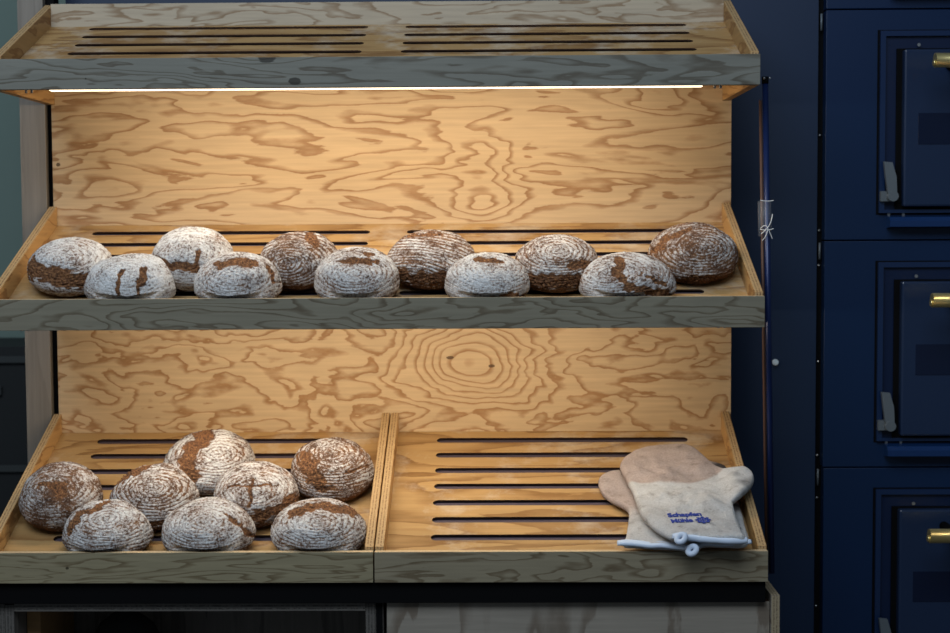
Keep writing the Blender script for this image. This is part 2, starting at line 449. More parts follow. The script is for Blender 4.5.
SLAT = .0035
def tray(x0, x1, zb, d, lip, matf, matl, matsd, slots, label, back=False, light=True):
    zf = zb - d * T
    root = thing('bread_tray', ((x0 + x1) / 2, -d / 2, zf - lip), label, 'tray', 'slatted plywood bread trays')
    DROP = .045
    inx0, inx1 = x0 + TH, x1 - TH
    org = ((x0 + x1) / 2, 0, zb - DROP)
    xc = org[0]
    yb = -TH if back else 0
    slot_board('slatted_floor', inx0 - xc, inx1 - xc, -(d - TH) / CT, (yb - .001) / CT, [(a - xc, b - xc, t, r) for a, b, t, r in slots],
               SLAT, matf, root, org, (.3963, 0, 0))
    # added dark sheet: slot shade in its colour, stops strip light leaking
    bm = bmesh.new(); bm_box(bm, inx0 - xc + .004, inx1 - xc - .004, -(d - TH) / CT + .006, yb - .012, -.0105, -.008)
    link('slot_shade_sheet', finish(bm, 'slot_shade_sheet'), M_slotdark, root, org, (.3963, 0, 0))
    # front board
    box('front_board', x0, x1, -d, -d + TH, zf - lip, zf, [matl, E_y], root,
        edge=lambda n: 1 if n.z > .8 else 0)
    # wedge-shaped side boards
    for s, xa in ((0, x0), (1, x1 - TH)):
        o = (xa + TH / 2, -d / 2, zf)
        bm = bmesh.new()
        y0 = -d + TH + .0005
        prof = [(y0, zf - lip), (-.001, zf - lip), (-.001, zb), (y0, zf + TH * T)]
        fs = bm_prism(bm, [(y - o[1], z - o[2]) for y, z in prof], 'x', -TH / 2, TH / 2)
        bmesh.ops.recalc_face_normals(bm, faces=bm.faces); bm.normal_update()
        for f in fs: f.material_index = 1 if abs(f.normal.x) < .5 else 0
        link('side_board', finish(bm, 'side_board', .0008), [matsd, E_x], root, o)
    if back:
        box('back_board', inx0, inx1, -TH, -.0005, zb - DROP - .02, zb, [W_back, E_y], root, edge=lambda n: 1 if n.z > .8 else 0)
    if light:
        ls = box('light_strip', x0 + .10 if not back else x0 + .115, x1 - .115, -d + TH + .012, -d + TH + .030, zf - lip - .0005, zf - lip + .007, M_led, root)
        ls['label'] = 'warm white glowing strip'
        box('light_channel', x0 + .05, x1 - .05, -d + TH + .006, -d + TH + .046, zf - lip + .0075, zf - lip + .014, M_black, root)
        for xs in (x1 - .088, x1 - .076, x0 + .062, x0 + .074):
            bm = bmesh.new(); bm_tube(bm, (0, 0, 0), (0, 0, .012), .0028, 10)
            link('screw', finish(bm, 'screw'), M_steel, root, (xs, -d + TH + .025, zf - lip - .004))
    return root

PITCH_T = .0665
def slots(x0, x1, t0, n): return [(x0 + .008, x1 - .008, t0 - i * PITCH_T, .0106) for i in range(n)]
Z_TOP, Z_MID, Z_LOW = 2.0212, 1.5517, 1.0598
D_TOP, D_MID, D_LOW = .404, .4716, .5261
tray(-.8, .8, Z_TOP, D_TOP, .063, W_floor[0], W_lip[0], W_side[0], slots(-.685, -.043, -.042, 6) + slots(.048, .690, -.042, 6),
     'empty plywood bread tray at the very top of the rack, warm light strip under it', back=True)
tray(-.8, .8, Z_MID, D_MID, .064, W_floor[1], W_lip[1], W_side[1], slots(-.685, -.043, -.050, 6) + slots(.048, .690, -.050, 6),
     'middle plywood bread tray, full width, holding eleven round loaves')
tray(-.8, -.0015, Z_LOW, D_LOW, .063, W_floor[2], W_lip[2], W_side[2], slots(-.685, -.105, -.042, 7),
     'bottom left plywood bread tray holding eight round loaves', light=False)
tray(.0015, .8, Z_LOW, D_LOW, .063, W_floor[3], W_lip[3], W_side[3], slots(.114, .696, -.042, 7),
     'bottom right plywood bread tray with bare slats and two oven mitts', light=False)

# ------------------------------------------------------------------ base cabinets
YF = -.5
cabl = thing('base_cabinet', (-.39, -.25, 0), 'open dark base cabinet under the bottom left bread tray', 'cabinet')
ed = lambda n: 1 if n.y < -.8 else 0
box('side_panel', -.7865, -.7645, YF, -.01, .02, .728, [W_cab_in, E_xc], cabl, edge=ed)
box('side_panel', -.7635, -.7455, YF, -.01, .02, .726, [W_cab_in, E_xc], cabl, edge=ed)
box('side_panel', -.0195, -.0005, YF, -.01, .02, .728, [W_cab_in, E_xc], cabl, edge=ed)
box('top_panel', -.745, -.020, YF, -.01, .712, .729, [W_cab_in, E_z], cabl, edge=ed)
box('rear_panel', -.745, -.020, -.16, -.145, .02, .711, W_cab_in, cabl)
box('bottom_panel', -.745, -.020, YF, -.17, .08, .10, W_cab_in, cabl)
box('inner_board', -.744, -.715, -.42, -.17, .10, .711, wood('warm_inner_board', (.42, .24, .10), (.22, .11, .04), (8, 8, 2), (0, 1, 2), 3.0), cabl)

# dark cloth sack standing in the open cabinet
bm = bmesh.new()
ringsk = [(.0, .115, .07), (.15, .125, .08), (.32, .12, .075), (.46, .10, .06), (.54, .06, .035), (.572, .02, .012)]
loops = []
for z, a, b_ in ringsk:
    loops.append([bm.verts.new((a * math.cos(q * math.tau / 28) * (1 + .05 * math.sin(q * 1.7 + z * 9)), b_ * math.sin(q * math.tau / 28), z)) for q in range(28)])
for A, B in zip(loops, loops[1:]):
    for q in range(28): bm.faces.new((A[q], A[(q + 1) % 28], B[(q + 1) % 28], B[q]))
bm.faces.new(loops[0][::-1]); bm.faces.new(loops[-1])
sk = link('sack', finish(bm, 'sack'), M_crumb, None, (-.555, -.33, .10), smooth=True)
tag(sk, 'dark pointed sack barely visible inside the open base cabinet', 'sack')

cabr = thing('base_cabinet', (.41, -.25, 0), 'base cabinet with a plywood drawer under the bottom right bread tray', 'cabinet')
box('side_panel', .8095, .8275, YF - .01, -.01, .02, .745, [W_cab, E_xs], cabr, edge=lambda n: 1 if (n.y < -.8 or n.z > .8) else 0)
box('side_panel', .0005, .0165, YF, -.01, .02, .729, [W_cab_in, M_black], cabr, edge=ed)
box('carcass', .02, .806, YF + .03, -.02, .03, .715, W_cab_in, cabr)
dr = slot_board('drawer_front', -.392, .392, -.175, .175, [(.175, .300, .086, .0235)], .018, W_cab, cabr, (.416, YF, .555), (math.pi / 2, 0, 0))
box('drawer_pull', .555, .745, YF + .0195, YF + .028, .625, .685, M_black, dr)

# ------------------------------------------------------------------ blue leaning tube by the rack
pole = thing('pole', (.846, -.315, .745), 'slim deep blue pole leaning upright at the right end of the bread trays', 'pole')
p0, p1 = Vector((.8460, -.315, .7455)), Vector((.8285, -.300, 1.800))
def on_pole(z):
    k = (z - p0.z) / (p1.z - p0.z); return p0.lerp(p1, k)
base = world_loc(pole)
bm = bmesh.new(); bm_tube(bm, p0 - base, p1 - base, .0065, 20)
pole_tube = link('tube', finish(bm, 'tube'), M_blue_tube, pole, base)
bm = bmesh.new()
o_ = Vector((-.0105, .0, 0)); bm_tube(bm, on_pole(.76) + o_ - base, on_pole(1.765) + o_ - base, .0034, 10)
link('edge_strip', finish(bm, 'edge_strip'), M_copper, pole, base)
bm = bmesh.new(); bm_tube(bm, on_pole(1.800) - base, on_pole(1.815) - base, .0072, 20)
cap = link('end_cap', finish(bm, 'end_cap', .001), M_black, pole, base)
for dx in (-.0035, .0085):
    bm = bmesh.new(); bmesh.ops.create_icosphere(bm, subdivisions=2, radius=.0026)
    link('screw', finish(bm, 'screw'), M_steel, cap, on_pole(1.811) + Vector((dx, -.009, 0)), smooth=True)
bm = bmesh.new(); bm_tube(bm, on_pole(1.475) - base + Vector((-.005, 0, 0)), on_pole(1.55) - base + Vector((-.005, 0, 0)), .0145, 24)
link('tape_wrap', finish(bm, 'tape_wrap'), M_tape, pole, base)
def wire(name, pts, r, mat, parent, smooth_it=2):
    cu = bpy.data.curves.new(name, 'CURVE'); cu.dimensions = '3D'; cu.bevel_depth = r; cu.bevel_resolution = 2
    s = cu.splines.new('NURBS'); s.points.add(len(pts) - 1); s.use_endpoint_u = True; s.order_u = 3
    for p, c in zip(s.points, pts): p.co = (*(Vector(c) - base), 1)
    tmp = bpy.data.objects.new('tmp', cu); COL.objects.link(tmp)
    me = bpy.data.meshes.new_from_object(tmp.evaluated_get(bpy.context.evaluated_depsgraph_get()))
    bpy.data.objects.remove(tmp); bpy.data.curves.remove(cu); me.materials.clear(); me.name = name
    return link(name, me, mat, parent, base, smooth=True)
c_ = on_pole(1.49) + Vector((-.004, -.018, 0))
for pts in ([(-.013, 0, .002), (-.004, -.004, .012), (.004, -.003, -.002), (.012, 0, -.020)],
            [(-.012, 0, -.010), (.0, -.005, .0), (.010, -.004, .018), (.012, 0, .032)],
            [(-.014, .002, .0), (-.002, -.004, -.004), (.015, .002, .001)],
            [(.002, -.003, .004), (.000, -.004, -.016), (-.010, -.002, -.024)],
            [(-.014, .0, .062), (-.002, -.003, .058), (.014, .0, .061)]):
    wire('string', [c_ + Vector(p) for p in pts], .0009, M_string, pole)

# ------------------------------------------------------------------ deck oven
oven = thing('deck_oven', (1.4, .3, 0), 'navy blue enamelled deck oven with stacked doors and brass handles', 'oven')
box('body', 1.033, 1.72, .135, .60, .02, 2.62, M_black, oven)
YD = .10
HOUT, HOFF = .150, .1365
for k in range(5):
    zt = 2.0105 + .5515 - k * .5515
    zbm = zt - .5485
    if zbm < 0: zbm = .03
    x0 = 1.0445 + .0045 * (zt < 1.3) * .5
    fr = box('deck_front', x0, 1.72, YD, .134, zbm, zt, M_navy, oven, bevel=.0015)
    if k == 4: continue
    ft, fb = zt - .051, zbm + .064
    fx = 1.172
    box('frame_shadow_gap', fx - .005, 1.69, YD - .0012, YD - .0001, fb - .004, ft + .003, M_black, fr, bevel=0)  # black plate added as the shaded groove round the frame
    # dark moulded frame standing proud of the front
    bm = bmesh.new()
    o = (fx, YD, ft)
    w, pr = .0125, .011
    bm_prism(bm, [(0, -.0), (w, 0), (w, fb - ft), (0, fb - ft)], 'y', -pr, -.0003)
    bm_box(bm, w, .50, -pr, -.0003, -w, 0)
    bm_box(bm, w, .50, -pr, -.0003, fb - ft, fb - ft + .008)
    link('door_frame', finish(bm, 'door_frame', .0035), M_frame, fr, o)
    box('recess', fx + w, 1.68, YD - .002, YD - .0002, fb + .008, ft - w, M_navy_dark, fr, bevel=0)
    for zz in (ft - .030, ft - .200):
        bm = bmesh.new(); bm_tube(bm, (0, -.003, 0), (0, -.0002, 0), .0045, 12)
        link('screw', finish(bm, 'screw', .0006), M_navy_dark, fr, (1.197, YD, zz))
    # door
    dx0, dt, db = 1.224, zt - .097, zbm + .079
    box('door_shadow_gap', dx0 - .013, 1.69, YD - .010, YD - .0025, db - .008, dt + .004, M_black, fr, bevel=.001)  # black box added as the dark shadow gap round the door
    box('door', dx0, 1.70, YD - .030, YD - .0003, db, dt, M_navy2, fr, bevel=.005)
    for z_ in (dt - .001, ):
        bm = bmesh.new(); bm_tube(bm, (0, -.002, 0), (0, -.0002, 0), .004, 12)
        link('screw', finish(bm, 'screw', .0005), M_steel, fr, (1.262, YD - .012, dt + .012))
    box('viewing_window', 1.258, 1.50, YD - .0315, YD - .0305, zt - .322, zt - .248, M_glass_dark, fr, bevel=.0004)
    # brass bar handle
    bm = bmesh.new()
    hz = zt - HOFF
    bm_tube(bm, (.0, 0, 0), (.33, 0, 0), .0168, 28)
    bm_tube(bm, (-.004, 0, -.006), (.0, 0, -.006), .0075, 16)
    link('handle', finish(bm, 'handle', .0015), M_brass, fr, (1.2610, YD - HOUT, hz))
    for hx in (.07, .29):
        bm = bmesh.new(); bm_tube(bm, (hx, .016, 0), (hx, HOUT - .0305, 0), .011, 16)
        link('handle_mount', finish(bm, 'handle_mount'), M_black, fr, (1.2610, YD - HOUT, hz))
    # latch lever, pivot block below and blade leaning to the left at the top
    bm = bmesh.new()
    lz = zbm + .108
    bm_prism(bm, [(-.004, .004), (.018, .000), (.016, .042), (.006, .076), (-.014, .078), (-.010, .045)], 'y', -.036, -.024)
    bm_tube(bm, (.008, -.040, -.004), (.008, -.0005, -.004), .0125, 20)
    bm_box(bm, -.018, .012, -.022, -.0005, -.016, .008)
    link('latch_lever', finish(bm, 'latch_lever', .002), M_lever, fr, (1.1905, YD, lz))
    # drip rail under the door
    bm = bmesh.new()
    bm_prism(bm, [(-.0004, .031), (-.030, .027), (-.038, .018), (-.038, .004), (-.0004, 0)], 'x', 0, .51)
    link('drip_rail', finish(bm, 'drip_rail', .0012), M_rail_blue, fr, (1.192, YD, zbm + .027))
    for xx in (1.197, 1.232):
        bm = bmesh.new(); bm_tube(bm, (0, -.004, 0), (0, -.0002, 0), .0035, 12)
        link('screw', finish(bm, 'screw', .0005), M_steel, fr, (xx, YD, zbm + .0605))
# hinges and rivets in the dark gap left of the decks
for z in (1.985, 1.435, .882):
    bm = bmesh.new(); bm_tube(bm, (0, 0, -.02), (0, 0, .02), .0026, 12)
    link('hinge', finish(bm, 'hinge'), M_lever, oven, (1.0375, .122, z))
for z in (1.715, 1.485, 1.40, 1.165, .935, .83, .56):
    bm = bmesh.new(); bmesh.ops.create_icosphere(bm, subdivisions=2, radius=.0032)
    link('rivet', finish(bm, 'rivet'), M_steel, oven, (1.0375, .131, z), smooth=True)

# small steel knob on the blue wall
bm = bmesh.new()
bm_tube(bm, (0, 0, 0), (0, -.010, 0), .0075, 24); bm_tube(bm, (0, -.010, 0), (0, -.016, 0), .005, 16)
kb = link('wall_bolt', finish(bm, 'wall_bolt', .0015), M_bolt, None, (.9315, .125, 1.165))
tag(kb, 'small round steel bolt on the plain navy wall between rack and oven', 'bolt')

# ------------------------------------------------------------------ loaves
# tray, x, t, rx, ry, height, floury, ring centre and strength, tears [(points, half width, depth)], label
A_ = 0
LOAVES = [
 (1, -.6601, -.3350, .0930, .0900, .0995, .80, (-.1, .3, .12), [([(-.72, -.12), (-.3, -.25), (.35, -.42)], .36), ([(-.78, .35), (-.70, -.05)], .09)],
  'floury round loaf with wide brown tear low in front, leftmost on the middle tray'),
 (1, -.5130, -.4140, .0974, .0800, .0979, .88, (0, .3, .06), [([(-.06, .45), (-.12, -.45)], .055), ([(.42, .52), (.36, -.05)], .10), ([(.30, -.1), (.30, -.5)], .03)],
  'white floured loaf with two upright brown slits, second from left on middle tray'),
 (1, -.4032, -.3120, .0904, .0904, .1126, .82, (.1, .2, .10), [([(-1.0, .05), (-.5, -.15), (.2, -.22)], .20), ([(.28, .25), (.30, -.35)], .05)],
  'floury round loaf with brown tear on its left, leftmost in back row of middle tray'),
 (1, -.2882, -.4120, .0917, .0820, .0975, .72, (0, .2, .10), [([(-.35, .62), (.1, .80), (.35, .66)], .16), ([(.75, .55), (.9, .0)], .05)],
  'floured loaf with brown patch along its crown, third from left at front of middle tray'),
 (1, -.1712, -.3116, .0859, .0859, .1019, .48, (-.2, -.1, .30), [([(.25, .92), (.45, .55)], .14)],
  'dusty brown ridged loaf, second from left in the back row of the middle tray'),
 (1, -.0406, -.4050, .0903, .0850, .1043, .68, (0, .2, .16), [([(-.3, .55), (.1, .62), (.45, .55)], .12), ([(.2, .85), (.4, .80)], .08)],
  'evenly floured domed loaf at the middle of the front row on the middle tray'),
 (1, .1114, -.3059, .0972, .0972, .0971, .50, (-.5, -.9, .36), [([(-.75, -.45), (0, -.62), (.7, -.55)], .26), ([(-.5, .85), (.2, .9)], .08)],
  'brown loaf with diagonal white ridges, third in back row of middle tray'),
 (1, .2325, -.4120, .0902, .0820, .0943, .80, (.1, .5, .10), [([(-.25, .8), (.35, .72)], .10), ([(.15, -.72), (.95, -.55)], .16)],
  'white floured loaf just right of the middle of the front row on the middle tray'),
 (1, .3802, -.3277, .0922, .0922, .0965, .60, (0, .45, .26), [([(-.7, -.55), (.0, -.62), (.6, -.5)], .30), ([(.35, -.05), (1.0, .0)], .16)],
  'ringed loaf, white above brown, second from right in back row of middle tray'),
 (1, .5241, -.4160, .1032, .0790, .0926, .70, (-.4, .3, .12), [([(-.15, .85), (-.25, .35), (-.05, -.1)], .13), ([(.0, -.15), (.45, -.35), (.9, -.6)], .19), ([(.35, .25), (.75, -.15)], .06)],
  'wide floured loaf with branching brown tears, rightmost of the front row on middle tray'),
 (1, .6794, -.2843, .0956, .0956, .1020, .42, (.1, .2, .26), [([(-.95, .1), (-.62, .55), (-.1, .85)], .11), ([(-.3, -.85), (.5, -.85)], .16)],
  'dark brown loaf against the right end of the middle tray'),
 (2, -.6863, -.3553, .0886, .0886, .1152, .44, (0, .3, .14), [([(-.2, .45), (.15, .35), (.25, .1)], .17)],
  'greyish brown loaf against the left side of the bottom left tray'),
 (2, -.5608, -.4700, .0943, .0840, .0934, .72, (.1, .45, .20), [([(-.72, .0), (-.55, .55), (-.05, .93)], .12)],
  'floured loaf with curved brown tear on its left, leftmost in bottom front row'),
 (2, -.4871, -.3495, .0943, .0943, .1048, .58, (.15, .3, .34), [([(-.85, .40), (-.55, .75), (-.2, .95)], .13), ([(-.6, -.75), (.6, -.75)], .12)],
  'loaf with clear white spiral rings in the middle of the bottom left tray'),
 (2, -.3919, -.2085, .1029, .1029, .1009, .70, (.3, .3, .22), [([(-.1, .98), (-.28, .5), (-.35, .1), (-.25, -.35)], .25)],
  'loaf split by a broad reddish brown tear, rearmost on the bottom left tray'),
 (2, -.3495, -.4700, .0972, .0840, .0953, .68, (.0, .3, .14), [([(.42, .6), (.75, .2), (.95, -.2)], .06)],
  'floured loaf in the middle of the front row of the bottom left tray'),
 (2, -.2681, -.3400, .0932, .0932, .1034, .62, (.0, .2, .14), [([(.02, .5), (.0, -.3)], .05), ([(-.55, .28), (.1, .34), (.55, .32)], .04), ([(.1, -.68), (.6, -.45), (.95, -.15)], .22)],
  'loaf with dark crossed slits on top, between the spiral loaf and the right rear loaf'),
 (2, -.1137, -.2452, .0928, .0928, .1065, .46, (.1, .55, .28), [([(-.62, .40), (-.42, .0), (-.15, -.45)], .26), ([(.4, -.05), (.9, .15)], .05)],
  'brown loaf with ringed top, rear right on the bottom left tray'),
 (2, -.1219, -.4700, .0999, .0840, .0943, .68, (.05, .3, .18), [([(-.5, .62), (.1, .85), (.75, .62)], .17)],
  'loaf with orange brown crown, rightmost at the front of the bottom left tray'),
]
ZB = {1: Z_MID, 2: Z_LOW}
def seg_dist(px, py, pts):
    best = 9
    for (ax, ay), (bx, by) in zip(pts, pts[1:]):
        dx, dy = bx - ax, by - ay
        k = min(max(((px - ax) * dx + (py - ay) * dy) / (dx * dx + dy * dy), 0), 1)
        best = min(best, math.hypot(px - ax - k * dx, py - ay - k * dy))
    return best

# touching neighbours flatten each other
contacts = {i: [] for i in range(len(LOAVES))}
for i, a in enumerate(LOAVES):
    for j, b in enumerate(LOAVES):
        if j <= i or a[0] != b[0]: continue
        ra = np.array([a[3], a[4]]); rb = np.array([b[3], b[4]])
        dv = np.array([b[1] - a[1], b[2] - a[2]]); L_ = np.hypot(*dv); u = dv / L_
        ea = 1 / math.hypot(u[0] / ra[0], u[1] / ra[1]); eb = 1 / math.hypot(u[0] / rb[0], u[1] / rb[1])
        ov = ea + eb - L_ + .003
        if ov > 0:
            # the front loaf gives way more where it is hidden behind its own crown
            wa = .5 - .28 * (1 if a[2] > b[2] + .02 else (-1 if b[2] > a[2] + .02 else 0))
            contacts[i].append((u[0], u[1], ea - ov * wa))
            contacts[j].append((-u[0], -u[1], eb - ov * (1 - wa)))

NU, NV = 200, 104
def make_loaf(idx):
    tr, x, t, rx, ry, h, floury, rc, tears, label = LOAVES[idx]
    sd = idx * 17.3
    e = .3963 + (.03 if tr == 1 else .145)
    ce, se = math.cos(e), math.sin(e)
    vs, fl, te, rsp, rdp = [], [], [], [], []
    def add(v_):
        vs.append(v_[0]); fl.append(v_[1]); te.append(v_[2]); rsp.extend(v_[3]); rdp.append(v_[4])
    hm = math.sqrt((ry * se) ** 2 + (h * .56 * ce) ** 2)
    def vert(ph, th):
        c, s = math.cos(ph), math.sin(ph)
        r = max(c, 0) ** .8
        dirv = Vector((c * math.cos(th), c * math.sin(th), s))
        px, py = rx * r * math.cos(th), ry * r * math.sin(th)
        pz = h * (.36 + (.64 if s > 0 else .43) * s)
        lump = noise.noise(dirv * 1.3 + Vector((sd, 0, 0))) * .045 + noise.noise(dirv * 3.1 + Vector((0, sd, 0))) * .018
        px *= 1 + lump; py *= 1 + lump
        pz = pz * (1 + lump * .8) if s > 0 else pz
        # view-independent chart of the crust: across (a) and up (b)
        a = px / rx
        b = ((pz - h * .42) * ce + py * se) / hm
        front = (-py / ry * ce * .9 + (pz / h - .36) * 1.6 * se) if True else 0
        vis = sstep(-.25, .1, front + .35)
        wob = noise.noise(dirv * 4 + Vector((sd, 3, 1)))
        # basket rings
        qa, qb = a - rc[0], (b - rc[1]) * 1.25
        ra = max(math.hypot(qa, qb), 1e-4)
        rs = (ra + sd, qa / ra, qb / ra)
        rk = min(1.0, .04 + rc[2] * 1.35) * sstep(-.15, .25, pz / h)
        f = floury * .95 - .03
        f += noise.noise(dirv * 2.2 + Vector((5, sd, 2))) * .30
        f -= .75 * (1 - sstep(.10, .34, pz / h)) * (1.15 - floury)
        tv = 0
        for pts, w in tears:
            d = seg_dist(a + .07 * wob, b + .07 * noise.noise(dirv * 5 + Vector((1, 2, sd))), pts)
            w2 = w * (.85 + .7 * noise.noise(dirv * 6 + Vector((sd, sd, 0))))
            tv = max(tv, (1 - sstep(w2 * .35, w2 * 1.3, d)) * vis)
        rough = noise.noise(dirv * 26 + Vector((sd, 0, 5))) * .0013 + noise.noise(dirv * 52 + Vector((0, sd, 5))) * .0009
        n = Vector((px / rx ** 2, py / ry ** 2, (pz - h * .36) / (h * .64) ** 2)).normalized()
        disp = rough * 1.2 - tv * .0035 + tv * (rough * 3.2 + noise.noise(dirv * 15 + Vector((sd, 1, 1))) * .0022)
        # raised lip along the tear
        p = Vector((px, py, pz)) + n * disp
        # contact with neighbours
        for ux, uy, lim in contacts[idx]:
            q = p.x * ux + p.y * uy
            if q > lim - .006:
                over = q - (lim - .006)
                q2 = lim - .006 + .006 * (1 - math.exp(-over / .006))
                p.x -= (q - q2) * ux; p.y -= (q - q2) * uy
        p.z = max(p.z, .0008)
        # tray walls
        lims = {1: (-.781, .781), 2: (-.781, -.0205)}[tr]
        p.x = min(max(p.x, lims[0] - x), lims[1] - x)
        depth = {1: D_MID, 2: D_LOW}[tr]
        # the front board is upright, the tray floor leans
        ymin = (-(depth - TH) + .001 + p.z * ST) / CT - t
        if p.z < .047: p.y = max(p.y, ymin)
        return p, f * (1 - tv * .55), tv, rs, rk
    for j in range(NV + 1):
        ph = -math.pi / 2 + math.pi * (j / NV)
        if j in (0, NV):
            add(vert(ph, 0)); continue
        for i in range(NU):
            add(vert(ph, 2 * math.pi * i / NU))
    faces = []
    row = lambda j: 1 + (j - 1) * NU
    for i in range(NU):
        faces.append((0, row(1) + (i + 1) % NU, row(1) + i))
        faces.append((row(NV - 1) + i, row(NV - 1) + (i + 1) % NU, len(vs) - 1))
    for j in range(1, NV - 1):
        a, b = row(j), row(j + 1)
        for i in range(NU):
            k = (i + 1) % NU
            faces.append((a + i, a + k, b + k, b + i))
    me = bpy.data.meshes.new('bread_loaf'); me.from_pydata([v[:] for v in vs], [], faces)
    me.attributes.new('flour', 'FLOAT', 'POINT').data.foreach_set('value', fl)
    me.attributes.new('ring_space', 'FLOAT_VECTOR', 'POINT').data.foreach_set('vector', rsp)
    me.attributes.new('ring_depth', 'FLOAT', 'POINT').data.foreach_set('value', rdp)
    me.attributes.new('tear', 'FLOAT', 'POINT').data.foreach_set('value', te)
    o = link('bread_loaf', me, M_bread, None,
             (x, t * CT, ZB[tr] - .045 + t * ST), (.3963, 0, 0), smooth=True)
    tag(o, label, 'bread', 'round floured bread loaves')
for i in range(len(LOAVES)): make_loaf(i)

# ------------------------------------------------------------------ oven mitts
UP = [(0.604, -0.5869), (0.5857, -0.5678), (0.5655, -0.5232), (0.55, -0.467), (0.5448, -0.4089), (0.542, -0.3431), (0.532, -0.2774), (0.525, -0.2221), (0.554, -0.1741), (0.5981, -0.1476), (0.6453, -0.1408), (0.6818, -0.1482), (0.7104, -0.1796), (0.726, -0.219), (0.7455, -0.2589), (0.7647, -0.2761), (0.789, -0.2773), (0.8043, -0.2942), (0.8047, -0.3265), (0.7925, -0.3659), (0.766, -0.4096), (0.7455, -0.4229), (0.7439, -0.4475), (0.7436, -0.5091), (0.7436, -0.5686), (0.7434, -0.6015), (0.7163, -0.6017), (0.6802, -0.598), (0.6408, -0.5871)]
LO = [(0.4986, -0.561), (0.5064, -0.5171), (0.5252, -0.4462), (0.5311, -0.3936), (0.5236, -0.3633), (0.5017, -0.3334), (0.4823, -0.2915), (0.4757, -0.2539), (0.4822, -0.2242), (0.5043, -0.2028), (0.5297, -0.2013), (0.542, -0.2203), (0.5702, -0.1595), (0.6198, -0.1286), (0.6859, -0.1245), (0.7329, -0.1605), (0.760, -0.1784), (0.770, -0.2002), (0.7717, -0.2725), (0.7712, -0.3739), (0.7669, -0.4583), (0.7586, -0.5578), (0.7074, -0.5623), (0.6703, -0.5621), (0.642, -0.5894), (0.6189, -0.5762), (0.5742, -0.5711), (0.5335, -0.5641)]
TRAY = Matrix.Translation((0, 0, Z_LOW - .045)) @ Matrix.Rotation(.3963, 4, 'X')
UP = [(x, t + .006 * (t < -.55)) for x, t in UP]
LO = [(x + .008 * (x < .51 and t < -.5), t + .010 * (t < -.55)) for x, t in LO]
def ramp_up(t): return .046 * min(max((-.30 - t) / .26, 0), 1.12)
def catmull(P, n=5):
    out = []
    m = len(P)
    for i in range(m):
        p0_, p1_, p2_, p3_ = (Vector(P[(i + k) % m]) for k in (-1, 0, 1, 2))
        for s in range(n):
            u = s / n
            out.append(.5 * ((2 * p1_) + (p2_ - p0_) * u + (2 * p0_ - 5 * p1_ + 4 * p2_ - p3_) * u * u + (3 * p1_ - p0_ - 3 * p2_ + p3_) * u ** 3))
    return out
def pillow(P, half, voxel=.0032):
    cu = bpy.data.curves.new('pad', 'CURVE'); cu.dimensions = '2D'; cu.fill_mode = 'BOTH'
    cu.extrude = .0015; cu.bevel_depth = half - .0015; cu.bevel_resolution = 4; cu.offset = -(half - .0015)
    pts = catmull(P)
    s = cu.splines.new('POLY'); s.points.add(len(pts) - 1); s.use_cyclic_u = True
    for q, c in zip(s.points, pts): q.co = (c.x, c.y, 0, 1)
    tmp = bpy.data.objects.new('tmp', cu); COL.objects.link(tmp)
    me = bpy.data.meshes.new_from_object(tmp.evaluated_get(bpy.context.evaluated_depsgraph_get()))
    bpy.data.objects.remove(tmp); bpy.data.curves.remove(cu)
    o = bpy.data.objects.new('tmp', me); COL.objects.link(o)
    m1 = o.modifiers.new('r', 'REMESH'); m1.mode = 'VOXEL'; m1.voxel_size = voxel
    m2 = o.modifiers.new('s', 'SMOOTH'); m2.iterations = 6; m2.factor = .5
    me2 = bpy.data.meshes.new_from_object(o.evaluated_get(bpy.context.evaluated_depsgraph_get()))
    bpy.data.objects.remove(o); bpy.data.meshes.remove(me)
    return me2
def inside(x, y, P):
    c = False
    for (ax, ay), (bx, by) in zip(P, P[1:] + P[:1]):
        if (ay > y) != (by > y) and x < (bx - ax) * (y - ay) / (by - ay) + ax: c = not c
    return c

def mitt(P, half, lift, sd, label, worn_fn, upper):
    cx = sum(p[0] for p in P) / len(P); cy = sum(p[1] for p in P) / len(P)
    origin = TRAY @ Vector((cx, cy, 0))
    root = thing('oven_mitt', origin, label, 'oven mitt', 'worn cotton oven mitts')
    me = pillow(P, half)
    worn, soil = [], []
    def height(x, t):
        z = ramp_up(t) + lift
        if upper: z += .022 * sstep(.725, .770, x) * sstep(-.47, -.42, t)
        return z
    closed = P + P[:1]
    for v in me.vertices:
        x, t, z = v.co
        d = seg_dist(x, t, closed)
        puff = sstep(0, .055, d)
        q = Vector((x * 9, t * 9, sd))
        wr = (noise.noise(q) * .013 + noise.noise(q * 2.4) * .008 + noise.noise(q * 6) * .003) * (.4 + .6 * puff) * (1 if upper else .35)
        top = sstep(-half, half, z)
        z2 = z * (1 + (.45 if upper else .15) * puff * (z > 0)) + height(x, t) + max(wr, -.004) * top
        worn.append(worn_fn(x, t))
        if upper: soil.append(sstep(.745, .775, x) * sstep(-.05, .25, noise.noise(Vector((x * 26, t * 26, 2)))) * .5)
        else: soil.append((1 - sstep(.010, .034, math.hypot(x - .756, t + .195))) + .6 * sstep(.25, .4, noise.noise(Vector((x * 40, t * 40, 4)))) * sstep(.74, .76, x))
        v.co = (x - cx, t - cy, max(z2, .001))
    me.attributes.new('worn', 'FLOAT', 'POINT').data.foreach_set('value', worn)
    me.attributes.new('soil', 'FLOAT', 'POINT').data.foreach_set('value', soil)
    me.name = 'mitt_body'
    body = link('mitt_body', me, M_mitt, root, origin, (.3963, 0, 0), smooth=True)
    return root, body, (cx, cy), origin, height

